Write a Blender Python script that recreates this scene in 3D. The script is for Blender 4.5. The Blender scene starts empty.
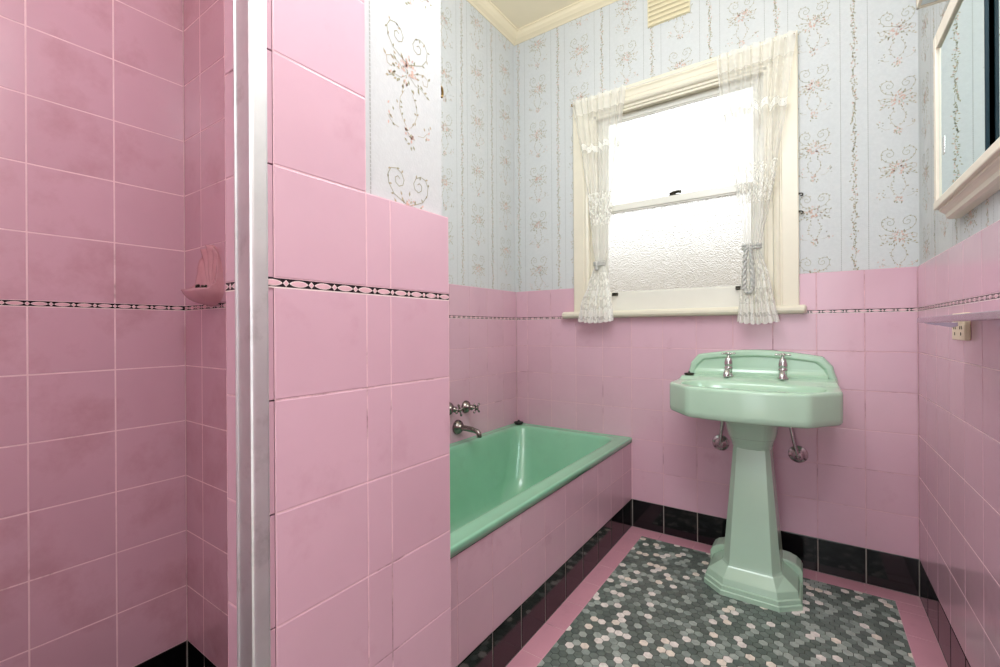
import bpy, bmesh, math, random
from mathutils import Vector, Matrix
random.seed(7)
C = bpy.context.scene.collection
PI = math.pi

# ------------------------------------------------------------------ sizes (metres; camera stands at the origin, 1 m up)
D, R, L = 2.2459, 0.3305, -1.4353        # back wall, right wall, left wall
YN = -0.85                               # near wall, behind the camera
AP = -0.7474                             # tiled bath front
PX = -0.5939                             # end face of the partition between bath and shower
P0, P1 = 0.3146, 0.6790                  # partition from its shower nib to the bath end
SH = 0.5277                              # far wall of the shower
NIB = -0.7131                            # shower side of the nib
T = 0.1535                               # tile pitch
KB = 0.1397                              # top of the black tiles
LV = [KB + i * T for i in range(7)]      # rows under the patterned band
B0, B1 = LV[6], LV[6] + 0.0123           # patterned band
CAP = B1 + T
CZ = 2.735                               # ceiling
CW = 2.697                               # cornice lower edge

def lin(h):
    h = h.lstrip('#'); v = [int(h[i:i + 2], 16) / 255 for i in (0, 2, 4)]
    return tuple((c / 12.92 if c <= .04045 else ((c + .055) / 1.055) ** 2.4) for c in v) + (1.0,)

# ------------------------------------------------------------------ materials
def new_mat(name):
    m = bpy.data.materials.new(name); m.use_nodes = True
    nt = m.node_tree; nt.nodes.clear()
    out = nt.nodes.new('ShaderNodeOutputMaterial')
    return m, nt, out

def nd(nt, t, **kw):
    n = nt.nodes.new(t)
    for k, v in kw.items():
        if k in n.inputs: n.inputs[k].default_value = v
        else: setattr(n, k, v)
    return n

def ramp(nt, stops, interp='LINEAR'):
    r = nt.nodes.new('ShaderNodeValToRGB'); cr = r.color_ramp; cr.interpolation = interp
    while len(cr.elements) < len(stops): cr.elements.new(0.5)
    for e, (p, c) in zip(cr.elements, stops): e.position = p; e.color = c
    return r

def mixc(nt, fac, a, b, blend='MIX'):
    m = nt.nodes.new('ShaderNodeMix'); m.data_type = 'RGBA'; m.blend_type = blend
    for i, s in ((0, fac), (6, a), (7, b)):
        if hasattr(s, 'links') or hasattr(s, 'is_linked'): nt.links.new(s, m.inputs[i])
        else: m.inputs[i].default_value = s
    return m.outputs[2]

def surf(name, col, rough=.4, metal=0., var=.0, nscale=6., bump=0., bscale=30., spec=.5, coat=0., island=0., dirt=None, rvar=0.):
    m, nt, out = new_mat(name)
    b = nd(nt, 'ShaderNodeBsdfPrincipled', Roughness=rough, Metallic=metal)
    b.inputs['Specular IOR Level'].default_value = spec
    b.inputs['Coat Weight'].default_value = coat; b.inputs['Coat Roughness'].default_value = .06
    c = lin(col); tc = nd(nt, 'ShaderNodeTexCoord')
    src = None
    if var or dirt:
        n = nd(nt, 'ShaderNodeTexNoise', Scale=nscale, Detail=5., Roughness=.6)
        nt.links.new(tc.outputs['Object'], n.inputs['Vector'])
        r = ramp(nt, [(.3, tuple(x * (1 - var) for x in c[:3]) + (1,)), (.7, tuple(min(1, x * (1 + var)) for x in c[:3]) + (1,))])
        nt.links.new(n.outputs['Fac'], r.inputs['Fac']); src = r.outputs['Color']
    if island:
        g = nd(nt, 'ShaderNodeNewGeometry')
        lo = tuple(x * (1 - island) for x in c[:3]) + (1,); hi = (min(1, c[0] * (1 + island * .7)), c[1] * (1 + island), c[2] * (1 + island), 1)
        r2 = ramp(nt, [(0, lo), (1, hi)]); nt.links.new(g.outputs['Random Per Island'], r2.inputs['Fac'])
        src = r2.outputs['Color'] if src is None else mixc(nt, .5, src, r2.outputs['Color'])
    if dirt:
        dc, dscale, lo, hi, amt = dirt
        n2 = nd(nt, 'ShaderNodeTexNoise', Scale=dscale, Detail=8., Roughness=.65)
        nt.links.new(tc.outputs['Object'], n2.inputs['Vector'])
        r3 = ramp(nt, [(lo, (0, 0, 0, 1)), (hi, (amt, amt, amt, 1))]); nt.links.new(n2.outputs['Fac'], r3.inputs['Fac'])
        src = mixc(nt, r3.outputs['Color'], src, lin(dc))
    if src is None: b.inputs['Base Color'].default_value = c
    else: nt.links.new(src, b.inputs['Base Color'])
    if rvar:
        n3 = nd(nt, 'ShaderNodeTexNoise', Scale=nscale * 1.7, Detail=4.)
        nt.links.new(tc.outputs['Object'], n3.inputs['Vector'])
        mr = nd(nt, 'ShaderNodeMapRange'); mr.inputs[3].default_value = max(.02, rough - rvar); mr.inputs[4].default_value = rough + rvar
        nt.links.new(n3.outputs['Fac'], mr.inputs[0]); nt.links.new(mr.outputs[0], b.inputs['Roughness'])
    if bump:
        n4 = nd(nt, 'ShaderNodeTexNoise', Scale=bscale, Detail=3.)
        nt.links.new(tc.outputs['Object'], n4.inputs['Vector'])
        bp = nd(nt, 'ShaderNodeBump', Strength=bump, Distance=.002)
        nt.links.new(n4.outputs['Fac'], bp.inputs['Height']); nt.links.new(bp.outputs['Normal'], b.inputs['Normal'])
    nt.links.new(b.outputs[0], out.inputs['Surface'])
    return m

PINK = '#d5adbc'
M = {}
M['pink'] = surf('pink_glazed_tile', PINK, .16, var=.05, nscale=5, bump=.25, bscale=14, island=.07, rvar=.05, dirt=('#a9707c', 7, .60, .78, .25))
M['pink_shower'] = surf('pink_shower_tile', PINK, .2, var=.06, nscale=5, bump=.25, bscale=14, island=.07, rvar=.07, dirt=('#a06a66', 5, .50, .74, .45))
M['pink_floor'] = surf('pink_floor_tile', '#d096a6', .3, var=.06, nscale=9, island=.05, dirt=('#9a6a70', 12, .58, .8, .3))
M['grout'] = surf('pink_grout', '#d9b0b8', .9, var=.1, nscale=20, dirt=('#6d4448', 6, .54, .66, .6))
M['grout_white'] = surf('pale_grout', '#f0d2d8', .9, var=.08, nscale=20, dirt=('#6d4a48', 5, .60, .68, .6))
M['grout_mid'] = surf('mid_pink_grout', '#e2bcc5', .9, var=.1, nscale=20, dirt=('#6d4448', 6, .56, .66, .6))
M['black'] = surf('black_glazed_tile', '#0b0a0c', .09, var=.3, nscale=8, bump=.12, bscale=18, rvar=.04)
M['grout_grey'] = surf('grey_grout', '#8f8882', .9, var=.15, nscale=20)
M['band_black'] = surf('band_black_glaze', '#120e12', .15)
M['band_pink'] = surf('band_pink_glaze', '#e0b4be', .2)
M['band_line'] = surf('band_pale_outline', '#efdcda', .25)
M['paper'] = surf('wallpaper_ground', '#cacdce', .75, var=.025, nscale=90, bump=.15, bscale=220)
M['paper_band'] = surf('wallpaper_band', '#e9ebec', .75, var=.02, nscale=90)
M['print_tan'] = surf('wallpaper_tan_print', '#b3a78d', .8)
M['print_olive'] = surf('wallpaper_olive_print', '#a09e84', .8)
M['print_pink'] = surf('wallpaper_pink_print', '#d6b3a6', .8)
M['print_grey'] = surf('wallpaper_grey_print', '#adafad', .8)
M['cream'] = surf('cream_gloss_paint', '#dfd8c6', .32, var=.03, nscale=8, bump=.1, bscale=25)
M['cream_dark'] = surf('cream_vent_paint', '#ddd3b4', .5, var=.03)
M['white_paint'] = surf('white_gloss_paint', '#dedcd3', .3, var=.02, nscale=8)
M['ceiling'] = surf('ceiling_paint', '#efe2c6', .8, var=.02, nscale=4)
M['cornice'] = surf('cornice_paint', '#eee0c2', .6, var=.02, nscale=5)
M['mint'] = surf('mint_ceramic', '#b1d0b9', .2, var=.03, nscale=5, coat=.2, bump=.06, bscale=9)
M['mint_bath'] = surf('mint_bath_enamel', '#86bf9f', .2, var=.05, nscale=4, coat=.2, dirt=('#7d9a80', 9, .55, .8, .3))
M['chrome'] = surf('worn_chrome', '#cfcfcc', .2, metal=1., var=.12, nscale=40)
M['chrome_dark'] = surf('tarnished_chrome', '#8a827e', .22, metal=1., var=.25, nscale=50)
M['alu'] = surf('brushed_aluminium', '#d9dadb', .48, metal=.9, var=.06, nscale=15, rvar=.08, dirt=('#8b8b86', 12, .55, .75, .5))
M['brass'] = surf('old_brass', '#8f7442', .35, metal=1., var=.2, nscale=60)
M['bronze'] = surf('dark_bronze', '#3c382f', .4, metal=.8, var=.2, nscale=60)
M['rubber'] = surf('black_rubber', '#22211f', .5, var=.2, nscale=40)
M['shell'] = surf('pink_ceramic_shell', '#d3a2aa', .25, var=.06, nscale=20, coat=.2, dirt=('#a36a66', 20, .5, .8, .4))
M['mauve'] = surf('mauve_metal', '#b7a3b4', .25, metal=.7, var=.1, nscale=30)
M['plastic'] = surf('cream_plastic', '#e4d3b6', .35, var=.03)
M['slot'] = surf('dark_slot', '#3a2f28', .6)
M['wood_cream'] = surf('cream_cabinet_paint', '#e6dccb', .4, var=.04, nscale=10)
M['gap'] = surf('dark_cabinet_edge', '#16201f', .3)
M['mirror_edge'] = surf('dark_glass_edge', '#0c2730', .45, spec=.2)
M['opal'] = surf('opal_cover', '#dfe6e8', .3)
M['silver_cord'] = surf('silver_cord', '#b9b9b4', .5, var=.35, nscale=260)
M['masonry'] = surf('wall_core_render', '#d8d2c6', .9)
M['fence'] = surf('weathered_fence', '#968a7c', .9, var=.2, nscale=4)
M['soil'] = surf('outside_ground', '#7d7768', .95, var=.2, nscale=2)

def mirror_mat():
    m, nt, out = new_mat('tinted_mirror')
    b = nd(nt, 'ShaderNodeBsdfPrincipled', Roughness=.015, Metallic=1.); b.inputs['Base Color'].default_value = lin('#dcebe8')
    nt.links.new(b.outputs[0], out.inputs['Surface']); return m
M['mirror'] = mirror_mat()

def hex_mat():
    m, nt, out = new_mat('hexagon_mosaic')
    b = nd(nt, 'ShaderNodeBsdfPrincipled', Roughness=.38)
    g = nd(nt, 'ShaderNodeNewGeometry'); tc = nd(nt, 'ShaderNodeTexCoord')
    r = ramp(nt, [(0, lin('#5d6963')), (.2, lin('#66736c')), (.42, lin('#707d76')), (.60, lin('#8f9c95')), (.73, lin('#a7b2ab')), (.885, lin('#ece6e0')), (.965, lin('#efe5d8'))], 'CONSTANT')
    nt.links.new(g.outputs['Random Per Island'], r.inputs['Fac'])
    n = nd(nt, 'ShaderNodeTexNoise', Scale=60., Detail=6.); nt.links.new(tc.outputs['Object'], n.inputs['Vector'])
    r2 = ramp(nt, [(.35, (.82, .82, .82, 1)), (.65, (1.08, 1.08, 1.08, 1))]); nt.links.new(n.outputs['Fac'], r2.inputs['Fac'])
    nt.links.new(mixc(nt, 1., r.outputs['Color'], r2.outputs['Color'], 'MULTIPLY'), b.inputs['Base Color'])
    nt.links.new(b.outputs[0], out.inputs['Surface']); return m
M['hex'] = hex_mat()
M['hex_grout'] = surf('dark_mosaic_grout', '#3e3f39', .9, var=.2, nscale=30)

def glass_mat():
    m, nt, out = new_mat('obscured_window_glass')
    tc = nd(nt, 'ShaderNodeTexCoord')
    v = nd(nt, 'ShaderNodeTexVoronoi', Scale=210.); v.feature = 'SMOOTH_F1'
    n = nd(nt, 'ShaderNodeTexNoise', Scale=190., Detail=4.)
    for q in (v, n): nt.links.new(tc.outputs['Object'], q.inputs['Vector'])
    add = nd(nt, 'ShaderNodeMath', operation='ADD'); nt.links.new(v.outputs['Distance'], add.inputs[0]); nt.links.new(n.outputs['Fac'], add.inputs[1])
    bp = nd(nt, 'ShaderNodeBump', Strength=1., Distance=.006); nt.links.new(add.outputs[0], bp.inputs['Height'])
    rf = nd(nt, 'ShaderNodeBsdfRefraction', Roughness=.2, IOR=1.25); rf.inputs['Color'].default_value = (.72, .71, .68, 1)
    tl = nd(nt, 'ShaderNodeBsdfTranslucent'); tl.inputs['Color'].default_value = (.66, .64, .60, 1)
    gl = nd(nt, 'ShaderNodeBsdfGlossy', Roughness=.3)
    for q in (rf, tl, gl): nt.links.new(bp.outputs['Normal'], q.inputs['Normal'])
    m1 = nd(nt, 'ShaderNodeMixShader'); m1.inputs[0].default_value = .4
    nt.links.new(rf.outputs[0], m1.inputs[1]); nt.links.new(tl.outputs[0], m1.inputs[2])
    m2 = nd(nt, 'ShaderNodeMixShader'); m2.inputs[0].default_value = .05
    nt.links.new(m1.outputs[0], m2.inputs[1]); nt.links.new(gl.outputs[0], m2.inputs[2])
    nt.links.new(m2.outputs[0], out.inputs['Surface']); return m
M['glass'] = glass_mat()

def lace_mat():
    """sheer net; u across the cloth, v is height in metres: worked lace in rows and a panel"""
    m, nt, out = new_mat('sheer_lace_net')
    uv = nd(nt, 'ShaderNodeUVMap'); sp = nd(nt, 'ShaderNodeSeparateXYZ'); nt.links.new(uv.outputs[0], sp.inputs[0])
    def math_(op, a, b=None):
        n = nd(nt, 'ShaderNodeMath', operation=op)
        for i, s in enumerate((a, b)):
            if s is None: continue
            if isinstance(s, (int, float)): n.inputs[i].default_value = s
            else: nt.links.new(s, n.inputs[i])
        return n.outputs[0]
    z = sp.outputs[1]; u = sp.outputs[0]
    def band(c, w):
        return math_('LESS_THAN', math_('ABSOLUTE', math_('SUBTRACT', z, c)), w)
    comb = nd(nt, 'ShaderNodeCombineXYZ'); nt.links.new(u, comb.inputs[0]); nt.links.new(z, comb.inputs[1])
    vo = nd(nt, 'ShaderNodeTexVoronoi', Scale=95.); nt.links.new(comb.outputs[0], vo.inputs['Vector'])
    vb = nd(nt, 'ShaderNodeTexVoronoi', Scale=50.); nt.links.new(comb.outputs[0], vb.inputs['Vector'])
    petals = math_('MULTIPLY', math_('GREATER_THAN', vo.outputs['Distance'], .30), math_('LESS_THAN', vb.outputs['Distance'], .52))
    wave = math_('MULTIPLY', math_('SINE', math_('MULTIPLY', u, 55.)), .014)
    row = math_('MULTIPLY', math_('LESS_THAN', math_('ABSOLUTE', math_('SUBTRACT', math_('ADD', z, wave), 1.945)), .016), math_('GREATER_THAN', vo.outputs['Distance'], .22))
    panel = math_('MULTIPLY', band(1.62, .085), petals)
    low = math_('MULTIPLY', math_('LESS_THAN', z, 1.29), petals)
    hem1 = math_('MULTIPLY', band(1.185, .014), math_('GREATER_THAN', vo.outputs['Distance'], .2))
    hem2 = math_('MULTIPLY', band(1.09, .016), math_('GREATER_THAN', vo.outputs['Distance'], .2))
    lace = math_('MAXIMUM', math_('MAXIMUM', row, panel), math_('MAXIMUM', low, math_('MAXIMUM', hem1, hem2)))
    hem = math_('MAXIMUM', math_('LESS_THAN', z, 1.058), math_('GREATER_THAN', z, 2.135))
    lowv = math_('LESS_THAN', z, 1.335)
    op = math_('ADD', math_('ADD', .40, math_('MULTIPLY', lowv, .22)), math_('MULTIPLY', hem, .22))
    op = math_('MINIMUM', math_('MAXIMUM', op, math_('MULTIPLY', lace, .93)), .96)
    df = nd(nt, 'ShaderNodeBsdfDiffuse'); df.inputs['Color'].default_value = lin('#fafaf7')
    tl = nd(nt, 'ShaderNodeBsdfTranslucent'); tl.inputs['Color'].default_value = lin('#f6f4ee')
    ms = nd(nt, 'ShaderNodeMixShader'); ms.inputs[0].default_value = .4
    nt.links.new(df.outputs[0], ms.inputs[1]); nt.links.new(tl.outputs[0], ms.inputs[2])
    tr = nd(nt, 'ShaderNodeBsdfTransparent')
    mx = nd(nt, 'ShaderNodeMixShader'); nt.links.new(op, mx.inputs[0]); nt.links.new(tr.outputs[0], mx.inputs[1]); nt.links.new(ms.outputs[0], mx.inputs[2])
    nt.links.new(mx.outputs[0], out.inputs['Surface']); return m
M['lace'] = lace_mat()

# ------------------------------------------------------------------ object helpers
ORG = {}
def link(name, bm, mats, parent=None, origin=None, smooth=False):
    """one mesh object; bm is in world space, its origin becomes `origin` or its parent's base"""
    o0 = Vector(origin) if origin is not None else (ORG.get(parent.name, Vector((0, 0, 0))) if parent else Vector((0, 0, 0)))
    me = bpy.data.meshes.new(name)
    bmesh.ops.translate(bm, verts=bm.verts, vec=-o0)
    for f in bm.faces: f.smooth = smooth
    bm.to_mesh(me); bm.free()
    for m in (mats if isinstance(mats, (list, tuple)) else [mats]): me.materials.append(M[m])
    o = bpy.data.objects.new(name, me); C.objects.link(o)
    p0 = ORG.get(parent.name, Vector((0, 0, 0))) if parent else Vector((0, 0, 0))
    o.location = o0 - p0
    ORG[o.name] = o0
    if parent: o.parent = parent
    return o

def empty(name, loc):
    o = bpy.data.objects.new(name, None); C.objects.link(o); o.location = loc; o.empty_display_size = .05
    ORG[o.name] = Vector(loc); return o

def tag(o, label, cat, group=None, kind=None):
    o['label'] = label; o['category'] = cat
    if group: o['group'] = group
    if kind: o['kind'] = kind
    return o

def structure(o, label=None):
    o['kind'] = 'structure'
    if label: o['label'] = label
    return o

# ------------------------------------------------------------------ shape helpers (all add to a bmesh, world space)
def box(bm, lo, hi, mi=0, bev=0., seg=2):
    vs = [bm.verts.new((x, y, z)) for x in (lo[0], hi[0]) for y in (lo[1], hi[1]) for z in (lo[2], hi[2])]
    fs = [bm.faces.new([vs[i] for i in q]) for q in ((0, 1, 3, 2), (4, 6, 7, 5), (0, 4, 5, 1), (2, 3, 7, 6), (0, 2, 6, 4), (1, 5, 7, 3))]
    for f in fs: f.material_index = mi
    if bev:
        es = list({e for f in fs for e in f.edges})
        r = bmesh.ops.bevel(bm, geom=es, offset=bev, segments=seg, profile=.5, affect='EDGES')
        for f in r['faces']: f.material_index = mi

def loft(bm, rings, closed=True, cap0=False, cap1=False, mi=0):
    rv = [[bm.verts.new(p) for p in r] for r in rings]
    n = len(rings[0]); m = n if closed else n - 1
    for a, b in zip(rv[:-1], rv[1:]):
        for i in range(m):
            j = (i + 1) % n
            f = bm.faces.new((a[i], a[j], b[j], b[i])); f.material_index = mi
    if cap0: bm.faces.new(rv[0][::-1]).material_index = mi
    if cap1: bm.faces.new(rv[-1]).material_index = mi
    return rv

def basis(d):
    d = Vector(d).normalized(); h = Vector((0, 0, 1)) if abs(d.z) < .9 else Vector((1, 0, 0))
    a = d.cross(h).normalized(); return a, d.cross(a).normalized(), d

def lathe(bm, o, d, prof, n=24, mi=0, cap0=True, cap1=True):
    a, b, d = basis(d); o = Vector(o)
    loft(bm, [[o + d * h + (a * math.cos(2 * PI * i / n) + b * math.sin(2 * PI * i / n)) * r for i in range(n)] for r, h in prof], True, cap0, cap1, mi)

def tube(bm, pts, r, n=10, mi=0, cap=True):
    pts = [Vector(p) for p in pts]; rs = r if isinstance(r, (list, tuple)) else [r] * len(pts)
    rings = []; prev = None
    for i, p in enumerate(pts):
        t = (pts[min(i + 1, len(pts) - 1)] - pts[max(i - 1, 0)]).normalized()
        if prev is None: a, b, _ = basis(t)
        else:
            a = (prev - t * prev.dot(t)).normalized(); b = t.cross(a)
        prev = a
        rings.append([p + (a * math.cos(2 * PI * k / n) + b * math.sin(2 * PI * k / n)) * rs[i] for k in range(n)])
    loft(bm, rings, True, cap, cap, mi)

def spline(pts, k=8):
    pts = [Vector(p) for p in pts]; out = []
    for i in range(len(pts) - 1):
        p0, p1, p2, p3 = pts[max(i - 1, 0)], pts[i], pts[i + 1], pts[min(i + 2, len(pts) - 1)]
        for j in range(k):
            t = j / k
            out.append(.5 * ((2 * p1) + (p2 - p0) * t + (2 * p0 - 5 * p1 + 4 * p2 - p3) * t * t + (3 * p1 - p0 - 3 * p2 + p3) * t ** 3))
    out.append(pts[-1]); return out

def interp(tab, x):
    if x <= tab[0][0]: return tab[0][1]
    for (a, va), (b, vb) in zip(tab[:-1], tab[1:]):
        if x <= b: return va + (vb - va) * (x - a) / (b - a)
    return tab[-1][1]

# a wall plane: point (u, v, out) -> world
def F_back(off=0.):  return (lambda u, v, w: (u, D + off - w, v)), True
def F_right(off=0.): return (lambda u, v, w: (R + off - w, u, v)), False
def F_left(off=0.):  return (lambda u, v, w: (L - off + w, u, v)), True
def F_x(x):          return (lambda u, v, w: (x + w, u, v)), True          # faces +X
def F_xn(x):         return (lambda u, v, w: (x - w, u, v)), False         # faces -X
def F_y(y):          return (lambda u, v, w: (u, y - w, v)), True          # faces -Y
def F_yn(y):         return (lambda u, v, w: (u, y + w, v)), False         # faces +Y
def F_floor(z):      return (lambda u, v, w: (u, v, z + w)), True
def F_down(z):       return (lambda u, v, w: (u, v, z - w)), False

def poly(bm, F, pts, w, mi):
    P, ccw = F
    vs = [bm.verts.new(P(u, v, w)) for u, v in pts]
    if not ccw: vs.reverse()
    f = bm.faces.new(vs); f.material_index = mi; return f

def tiles(bm, F, us, vs, mi=0, gi=1, gap=.0024, bev=.0013, deep=.006, tilt=.0011, grout=True, gd=.7):
    """glazed tiles with rounded edges set in a grout bed, seams at us x vs"""
    P, ccw = F
    for u0, u1 in zip(us[:-1], us[1:]):
        for v0, v1 in zip(vs[:-1], vs[1:]):
            if u1 - u0 < .004 or v1 - v0 < .004: continue
            a0, a1, c0, c1 = u0 + gap / 2, u1 - gap / 2, v0 + gap / 2, v1 - gap / 2
            tu, tv = random.uniform(-tilt, tilt), random.uniform(-tilt, tilt)
            rings = []
            for ins, w in ((0, -deep), (0, -bev), (bev * .3, -bev * .3), (bev, 0)):
                rings.append([bm.verts.new(P(u, v, w + (tu * (u - (a0 + a1) / 2) + tv * (v - (c0 + c1) / 2)) * (1 if w > -deep else 0)))
                              for u, v in ((a0 + ins, c0 + ins), (a1 - ins, c0 + ins), (a1 - ins, c1 - ins), (a0 + ins, c1 - ins))])
            for ra, rb in zip(rings[:-1], rings[1:]):
                for i in range(4):
                    q = (ra[i], ra[(i + 1) % 4], rb[(i + 1) % 4], rb[i])
                    bm.faces.new(q if ccw else q[::-1]).material_index = mi
            bm.faces.new(rings[-1] if ccw else rings[-1][::-1]).material_index = mi
    if grout:
        poly(bm, F, [(us[0], vs[0]), (us[-1], vs[0]), (us[-1], vs[-1]), (us[0], vs[-1])], -bev * gd, gi)

def grid(lo, hi, anchor, p=T):
    k0 = math.ceil((lo - anchor) / p + .02); out = [lo]
    k = k0
    while anchor + k * p < hi - .004:
        if anchor + k * p > lo + .004: out.append(anchor + k * p)
        k += 1
    out.append(hi); return out

def band(bm, F, u0, u1, z0, z1, anchor):
    """black listello with pale-edged pink eyes and diamonds; materials 0 black, 1 pale, 2 pink, 3 grout"""
    p = T / 4; h = (z1 - z0) / 2; zc = (z0 + z1) / 2
    poly(bm, F, [(u0, z0), (u1, z0), (u1, z1), (u0, z1)], -.0004, 0)
    poly(bm, F, [(u0, z0 - .0012), (u1, z0 - .0012), (u1, z0 + .0006), (u0, z0 + .0006)], -.0002, 1)
    def clip(pts):
        return [(min(max(a, u0), u1), b) for a, b in pts]
    k = math.floor((u0 - anchor) / p) - 1
    while anchor + k * p < u1 + p:
        c = anchor + k * p
        for sc, w, mi in ((1., 0., 1), (.68, .0003, 2)):
            d = .0046 * sc
            if u0 + d < c < u1 - d: poly(bm, F, [(c - d, zc), (c, zc - h * .78 * sc), (c + d, zc), (c, zc + h * .78 * sc)], w, mi)
            e = c + p / 2; hw = (p / 2 - .0052) * (1 if mi == 1 else .86); hh = h * .74 * (1 if mi == 1 else .74)
            if e + hw > u0 + .001 and e - hw < u1 - .001:
                up = [(e + hw * math.cos(t), zc + hh * math.sin(t) * abs(math.sin(t)) ** .35) for t in [PI * i / 8 for i in range(9)]]
                dn = [(a, 2 * zc - b) for a, b in reversed(up[1:-1])]
                pts = clip(up + dn)
                if max(a for a, _ in pts) - min(a for a, _ in pts) > .004: poly(bm, F, pts, w, mi)
        k += 1

# ------------------------------------------------------------------ wallpaper print
def strip(bm, F, pts, w, mi, off):
    for (a, b), (c, d) in zip(pts[:-1], pts[1:]):
        l = math.hypot(c - a, d - b)
        if l < 1e-6: continue
        nx, ny = -(d - b) / l * w / 2, (c - a) / l * w / 2
        poly(bm, F, [(a - nx, b - ny), (c - nx, d - ny), (c + nx, d + ny), (a + nx, b + ny)], off, mi)

def leaf(bm, F, u, v, ang, ln, wd, mi, off):
    ca, sa = math.cos(ang), math.sin(ang)
    pts = [(0, 0), (ln * .45, -wd / 2), (ln, 0), (ln * .45, wd / 2)]
    poly(bm, F, [(u + x * ca - y * sa, v + x * sa + y * ca) for x, y in pts], off, mi)

def flower(bm, F, u, v, r, off, rnd):
    n = 5 if r < .012 else 9
    for k in range(n):
        a = rnd.uniform(0, 6.28); q = rnd.uniform(.25, .75) * r
        leaf(bm, F, u + q * math.cos(a), v + q * math.sin(a), a + rnd.uniform(-.9, .9), r * rnd.uniform(.4, .62), r * rnd.uniform(.3, .44), 3, off)
    for k in range(n): 
        a = rnd.uniform(0, 6.28); q = rnd.uniform(.0, 1.) * r
        leaf(bm, F, u + q * math.cos(a), v + q * math.sin(a), a, r * .30, r * .15, rnd.choice((1, 1, 2, 3)), off + .0001)

def motif(bm, F, cu, cv, off, rnd):
    """rose with a scrolled heart above and a small bloom hanging below; materials 1 tan, 2 olive, 3 pink, 4 grey"""
    S = strip
    for s in (-1, 1):
        # heart lobe curling into a spiral
        pts = []
        for i in range(15):
            t = i / 14; a = PI * (-.35 + 1.25 * t) ; r = .031
            pts.append((cu + s * (.004 + .026 + r * .86 * math.sin(a) * (1 if True else 1) - .026 * (1 - t) * 0), cv + .052 - r * .9 * math.cos(a) + (0 if t < 1 else 0)))
        pts = [(cu + s * x, cv + y) for x, y in ((.002, .012), (.018, .018), (.036, .026), (.048, .042), (.050, .058), (.043, .070), (.030, .073), (.018, .067), (.012, .056), (.015, .046), (.024, .042), (.032, .047), (.033, .056), (.027, .060), (.022, .056))]
        S(bm, F, pts, .0013, 2, off)
        for i in (2, 3, 4, 5, 6, 7):
            x, y = pts[i]
            leaf(bm, F, x, y, rnd.uniform(0, 6.28), .0075, .0038, 1 if i % 2 else 2, off)
        # lower scrolls beside the rose
        p2 = [(cu + s * x, cv + y) for x, y in ((.006, -.006), (.022, .004), (.040, .010), (.052, .004), (.050, -.008), (.040, -.010), (.037, -.002))]
        S(bm, F, p2, .0011, 1, off)
        p3 = [(cu + s * x, cv + y) for x, y in ((.004, -.010), (.018, -.020), (.032, -.020), (.046, -.028))]
        S(bm, F, p3, .0009, 2, off)
        for x, y, a in ((.020, -.006, .2), (.030, -.014, -.6), (.041, -.024, .4), (.046, -.028, -.3), (.014, .016, 1.2), (.034, .004, .7), (.024, -.024, -1.1), (.012, -.030, -1.4), (.052, .004, .9)):
            leaf(bm, F, cu + s * x, cv + y, a if s > 0 else PI - a, rnd.uniform(.008, .012), .0048, rnd.choice((1, 2, 2, 1)), off)
        # hanging stem towards the small bloom and the side sprig
        p4 = [(cu + s * x, cv + y) for x, y in ((.010, -.040), (.020, -.056), (.022, -.076), (.014, -.094), (.005, -.104))]
        S(bm, F, p4, .0009, 1, off)
        for x, y in ((.014, -.048), (.021, -.062), (.021, -.074), (.017, -.088), (.026, -.070), (.010, -.098)):
            leaf(bm, F, cu + s * x, cv + y, rnd.uniform(0, 6.28), .0075, .0036, rnd.choice((1, 2)), off)
        sx, sy = cu + s * .050, cv - .098
        S(bm, F, [(sx, sy), (sx - s * .012, sy - .012), (sx - s * .026, sy - .014)], .0008, 1, off)
        for k in range(7):
            leaf(bm, F, sx + rnd.uniform(-.012, .012), sy + rnd.uniform(-.014, .020), rnd.uniform(0, 6.28), .0075, .004, rnd.choice((1, 2, 4, 3)), off)
        flower(bm, F, cu + s * .016, cv + .001, .010, off + .0001, rnd)
    for k in range(26):
        a = rnd.uniform(0, 6.28); q = rnd.uniform(.012, .040)
        leaf(bm, F, cu + q * 1.15 * math.cos(a), cv - .002 + q * .8 * math.sin(a), a + rnd.uniform(-.5, .5), rnd.uniform(.006, .011), .0042, rnd.choice((1, 1, 2, 2, 3)), off)
    flower(bm, F, cu, cv - .002, .019, off + .0002, rnd)
    flower(bm, F, cu + .004, cv + .018, .010, off + .0002, rnd)
    flower(bm, F, cu, cv - .120, .0135, off + .0002, rnd)
    for k in range(6):
        leaf(bm, F, cu + rnd.uniform(-.014, .014), cv - .122 + rnd.uniform(-.016, .014), rnd.uniform(0, 6.28), .009, .0045, 2, off)

def vine(bm, F, cu, z0, z1, off, rnd):
    z = z0
    while z < z1:
        k = (z / .075) % 1.; spread = .0075 + .0045 * math.sin(k * 2 * PI)
        leaf(bm, F, cu + rnd.uniform(-spread, spread), z, rnd.uniform(0, 6.28), rnd.uniform(.006, .010), .0048, rnd.choice((1, 1, 2, 2, 3)), off)
        z += .0037
    pts = [(cu + .0045 * math.sin(q * 2 * PI / .075), q) for q in [z0 + i * .0125 for i in range(int((z1 - z0) / .0125) + 1)]]
    strip(bm, F, pts, .0009, 2, off)

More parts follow.
